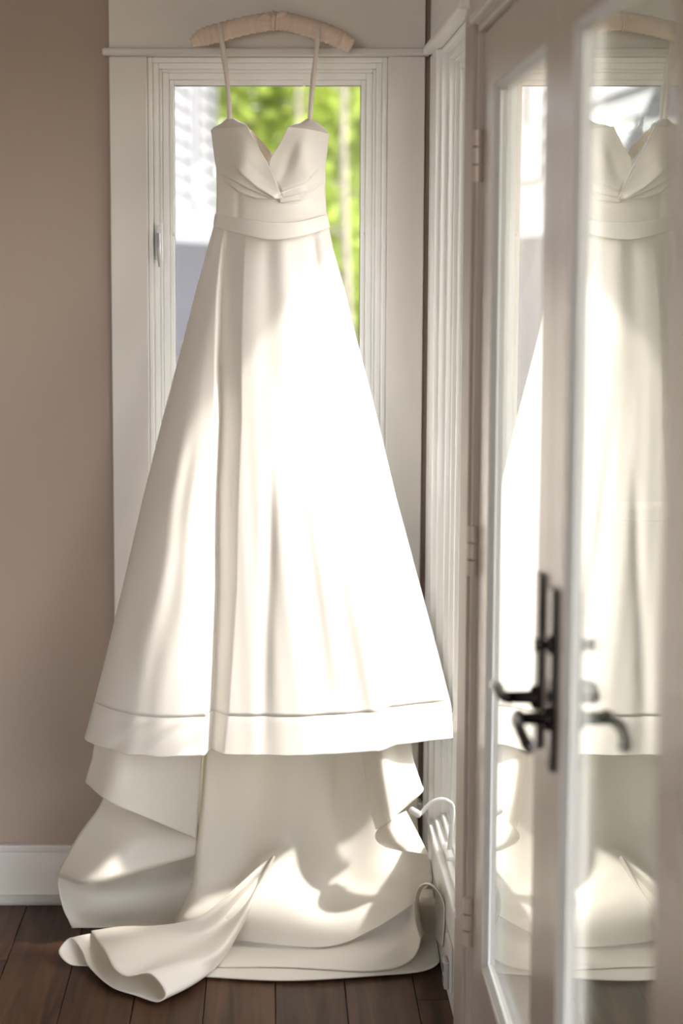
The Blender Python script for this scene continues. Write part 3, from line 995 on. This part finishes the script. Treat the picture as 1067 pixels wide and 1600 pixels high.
# ------------------------------------------------------------------ outside
struct(box('ground', M['grass'], None, -60, 60, -40, 90, -3.2, -3.0))

# neighbouring house: siding wall running away from the window, lower roof skirting it
house = empty('neighbour_house', (-2, 9, -3))
tag(house, 'white clapboard house with grey shingle roof outside the window on the left', 'house')
HS = 0.082
H_A = -2.72


def hx(y):
    return H_A + HS * y


HY0, HY1 = 6.6, 23.9
ang = math.atan(HS)


def hbox(name, matl, y0, y1, z0, z1, t0, t1, parent):
    """box on the siding plane; t = distance out of the wall"""
    mb = MB()
    dn = Vector((math.cos(ang), -math.sin(ang), 0))
    vs_ = []
    for z in (z0, z1):
        for y in (y0, y1):
            for tt in (t0, t1):
                vs_.append(mb.bm.verts.new(Vector((hx(y), y, z)) + dn * tt))
    for f in ((0, 2, 3, 1), (4, 5, 7, 6), (0, 1, 5, 4), (2, 6, 7, 3), (0, 4, 6, 2), (1, 3, 7, 5)):
        mb.bm.faces.new([vs_[i] for i in f])
    return mb.build(name, matl, parent)


hbox('wall_core', M['siding'], HY0, HY1, -3.0, 6.1, -4.0, -0.002, house)
LAP = 0.20
ZB = 1.78
for i in range(20):
    z = ZB + 0.40 + i * LAP
    mb = MB()
    dn = Vector((math.cos(ang), -math.sin(ang), 0))
    prof = ((z, 0.065), (z + LAP + .01, 0.006), (z + LAP + .01, -0.004), (z, -0.004))
    r0 = [mb.bm.verts.new(Vector((hx(HY0), HY0, a)) + dn * b) for a, b in prof]
    r1 = [mb.bm.verts.new(Vector((hx(HY1), HY1, a)) + dn * b) for a, b in prof]
    for k in range(4):
        mb.bm.faces.new((r0[k], r0[(k + 1) % 4], r1[(k + 1) % 4], r1[k]))
    mb.bm.faces.new(r0[::-1]); mb.bm.faces.new(r1)
    mb.build('siding_board', M['siding'], house)
hbox('skirt_board', M['siding'], HY0, HY1, ZB, ZB + 0.395, -0.01, 0.05, house)
hbox('corner_board', M['siding'], HY1 - 0.3, HY1 + 0.03, ZB, 6.1, -0.01, 0.055, house)
for (ya, yb_) in ((20.75, 21.9), (14.35, 15.35)):
    w = hbox('window_trim', M['siding'], ya, yb_, 2.27, 5.2, 0.0, 0.09, house)
    hbox('pane', M['shingle'], ya + 0.42, yb_ - 0.42, 2.75, 4.9, 0.08, 0.094, w)

# lower roof: shingles in courses, sloping away from the wall
PITCH = R(33)
roof = empty('roof', (-0.5, 9, ZB), house)
roof.matrix_parent_inverse = house.matrix_world.inverted()
dn = Vector((math.cos(ang), -math.sin(ang), 0))
along = Vector((math.sin(ang), math.cos(ang), 0))
down = (dn * math.cos(PITCH) + Vector((0, 0, -math.sin(PITCH)))).normalized()
nrm = along.cross(down)
if nrm.z < 0: nrm = -nrm


def shingle_mesh(w, h):
    mb = MB()
    mb.box(0.004, w - 0.004, 0, h, 0, 0.012)
    bmesh.ops.recalc_face_normals(mb.bm, faces=mb.bm.faces)
    me = bpy.data.meshes.new('shingle')
    mb.bm.to_mesh(me); mb.bm.free()
    me.materials.append(M['shingle'])
    return me


def shingles(origin, al, dw, nr, n_al, n_dw, w, h, parent, keep=None):
    me = shingle_mesh(w, h * 1.12)
    rot = Matrix((al, dw, nr)).transposed().to_4x4()
    tilt = Matrix.Rotation(R(3), 4, 'X').inverted()
    for j in range(n_dw):
        for i in range(n_al):
            p = origin + al * ((i + (j % 2) * .5) * w) + dw * (j * h) + nr * 0.012
            if keep and not keep(p):
                continue
            o = bpy.data.objects.new('shingle', me)
            COL.objects.link(o)
            o.parent = parent
            o.matrix_parent_inverse = parent.matrix_world.inverted()
            o.matrix_world = Matrix.Translation(p) @ rot @ tilt


ob = Vector((hx(HY0), HY0, ZB)) + dn * 0.03
mb = MB()
vs_ = []
for tt in (0, 1):
    for a_, d_ in ((0, 0), (17.4, 0), (17.4, 1.75), (0, 1.75)):
        vs_.append(mb.bm.verts.new(ob + along * a_ + down * d_ - nrm * (0.002 + 0.10 * tt)))
for f in ((0, 1, 2, 3), (4, 7, 6, 5), (0, 4, 5, 1), (1, 5, 6, 2), (2, 6, 7, 3), (3, 7, 4, 0)):
    mb.bm.faces.new([vs_[i] for i in f])
mb.build('roof_deck', M['shingle'], roof)
shingles(ob, along, down, nrm, 24, 8, 0.71, 0.218, roof)
hbox('lower_wall', M['siding'], HY0, HY1, -3.0, ZB - 1.1, 0, 1.3, house)

# hipped roof of the nearer wing, rising in front of the siding
wing = empty('wing_roof', (-1, 6.3, ZB), house)
wing.matrix_parent_inverse = house.matrix_world.inverted()
P2 = R(62)
up2 = (-dn * math.cos(P2) + Vector((0, 0, math.sin(P2)))).normalized()
n2 = (dn * math.sin(P2) + Vector((0, 0, math.cos(P2)))).normalized()
o2 = Vector((hx(HY0), HY0, ZB)) + dn * 1.24
L2 = 8.62 - HY0
H2 = 1.6
mb = MB()
quad = [(0, 0), (L2, 0), (L2 + 0.34, H2), (0, H2)]
vs_ = [mb.bm.verts.new(o2 + along * a_ + up2 * b_ - n2 * tt) for tt in (0.0, 0.10) for a_, b_ in quad]
for f in ((0, 1, 2, 3), (4, 7, 6, 5), (0, 4, 5, 1), (1, 5, 6, 2), (2, 6, 7, 3), (3, 7, 4, 0)):
    mb.bm.faces.new([vs_[i] for i in f])
mb.build('roof_deck', M['shingle'], wing)


def keep2(p):
    q = p - o2
    a_, b_ = q.dot(along), q.dot(up2)
    return 0 <= a_ and a_ + .3 < L2 + 0.34 * b_ / H2 + .06 and b_ < H2 - 0.05


shingles(o2 + up2 * H2, along, -up2, n2, 10, 9, 0.30, 0.175, wing, keep2)


def tree(name, x, y, h, cr, matl, label, trunk_r=0.12, n=2600, lean=0.0, low=0.25, group='trees beyond the window'):
    rnd = random.Random(int(abs(x) * 100 + y * 7))
    t = empty(name, (x, y, -3.0))
    tag(t, label, 'tree', group)
    top = Vector((x + lean * h, y, -3.0 + h * .92))
    base = Vector((x, y, -3.02))
    tp = [base.lerp(top, s) + Vector((.08 * math.sin(5 * s + x), .06 * math.cos(4 * s), 0)) for s in np.linspace(0, 1, 10)]
    MB().tube(tp, [trunk_r * (1 - .8 * i / 9) + .01 for i in range(10)], 10).build('trunk', M['bark'], t, smooth=True)
    mb = MB()
    for k in range(9):
        s = rnd.uniform(.3, .9)
        p = base.lerp(top, s)
        a = rnd.uniform(0, 6.28)
        L = cr * rnd.uniform(.5, .9) * (1.15 - s * .6)
        e = p + Vector((math.cos(a) * L, math.sin(a) * L, L * .55))
        mb.tube([p, p.lerp(e, .5) + Vector((0, 0, .05)), e], [trunk_r * .35, trunk_r * .22, .012], 6)
    mb.build('branches', M['bark'], t, smooth=True)
    # leaves in clusters
    nc = 46
    cl = []
    for k in range(nc):
        a, zz = rnd.uniform(0, 6.28), rnd.uniform(low, 1.0)
        rr = cr * math.sqrt(rnd.random()) * (1.1 - .55 * abs(zz - .55))
        cl.append(Vector((x + lean * h * zz + rr * math.cos(a), y + rr * math.sin(a), -3 + h * zz)))
    V, Fc = [], []
    for k in range(n):
        c = cl[rnd.randrange(nc)] + Vector((rnd.gauss(0, .38), rnd.gauss(0, .38), rnd.gauss(0, .34)))
        d = Vector((rnd.gauss(0, 1), rnd.gauss(0, 1), rnd.gauss(0, .6))).normalized()
        e = d.cross(Vector((rnd.gauss(0, 1), rnd.gauss(0, 1), rnd.gauss(0, 1)))).normalized()
        f = d.cross(e)
        s = rnd.uniform(.12, .21)
        i = len(V)
        V += [c - d * s, c + e * s * .5 + f * s * .12, c + d * s, c - e * s * .5 + f * s * .12]
        Fc += [(i, i + 1, i + 2), (i, i + 2, i + 3)]
    me = bpy.data.meshes.new('foliage')
    me.from_pydata([v[:] for v in V], [], Fc)
    link('foliage', me, matl, t)
    return t


TREES = [(-0.3, 27.0, 10.0, 1.9, 'leaf', 5200, 'tall lime green tree right behind the corner of the white house'),
         (1.9, 28.5, 10.0, 1.9, 'leaf', 5200, 'bright yellow-green tree seen beside the right edge of the back window'),
         (4.9, 28.0, 9.6, 1.9, 'leaf2', 3000, 'mid green tree standing furthest right beyond the back window'),
         (0.7, 33.5, 11.5, 2.3, 'leaf2', 6000, 'deeper green tree in the gap above the neckline, behind the brighter ones'),
         (4.2, 35.0, 12.0, 2.5, 'leaf', 3500, 'light green tree in the back row to the right'),
         (-1.8, 39.0, 13.0, 2.6, 'leaf2', 4000, 'dull green tree in the last row behind the house corner'),
         (2.4, 41.0, 13.0, 2.8, 'leaf', 5000, 'hazy green tree furthest away in the middle of the window')]
for (x, y, h, c, mt, nn, lb) in TREES:
    tree('leafy_tree', x, y, h, c, M[mt], lb, n=nn)
tree('slender_tree', 1.10, 23.0, 10.0, .7, M['leaf'], 'slender pale trunk near the right edge of the back window', .07, 500, low=.8)
tree('slender_tree', 0.50, 24.4, 10.0, .7, M['leaf'], 'thin pale trunk above the middle of the neckline', .05, 500, low=.8)

# added dark wall that dims what shows through the door glass
wg = struct(box('wall_added_backing', M['wing'], None, WX + TH + 0.25, 9.0, 4.62, 4.8, -3.0, 3.4))

struct(box('ceiling_added_shade', M['ceil'], None, WX + TH, 2.6, 0.5, 2.9, 2.5, 2.62, 0.004))  # added roof that keeps direct sun off the doors

# added dark deck, and an added parapet that shades the front of the train
struct(box('floor_added_backing', M['wing'], None, WX + TH, 2.4, 1.0, 3.46, -0.22, -0.10, 0.004))
pw = struct(box('wall_added_shade', M['wing'], None, WX + TH + 0.03, 2.4, 3.40, 3.46, -0.10, 1.08, 0.004))
box('added_shade_cap', M['wing'], pw, WX + TH + 0.02, 2.42, 3.385, 3.475, 1.08, 1.11, 0.004)
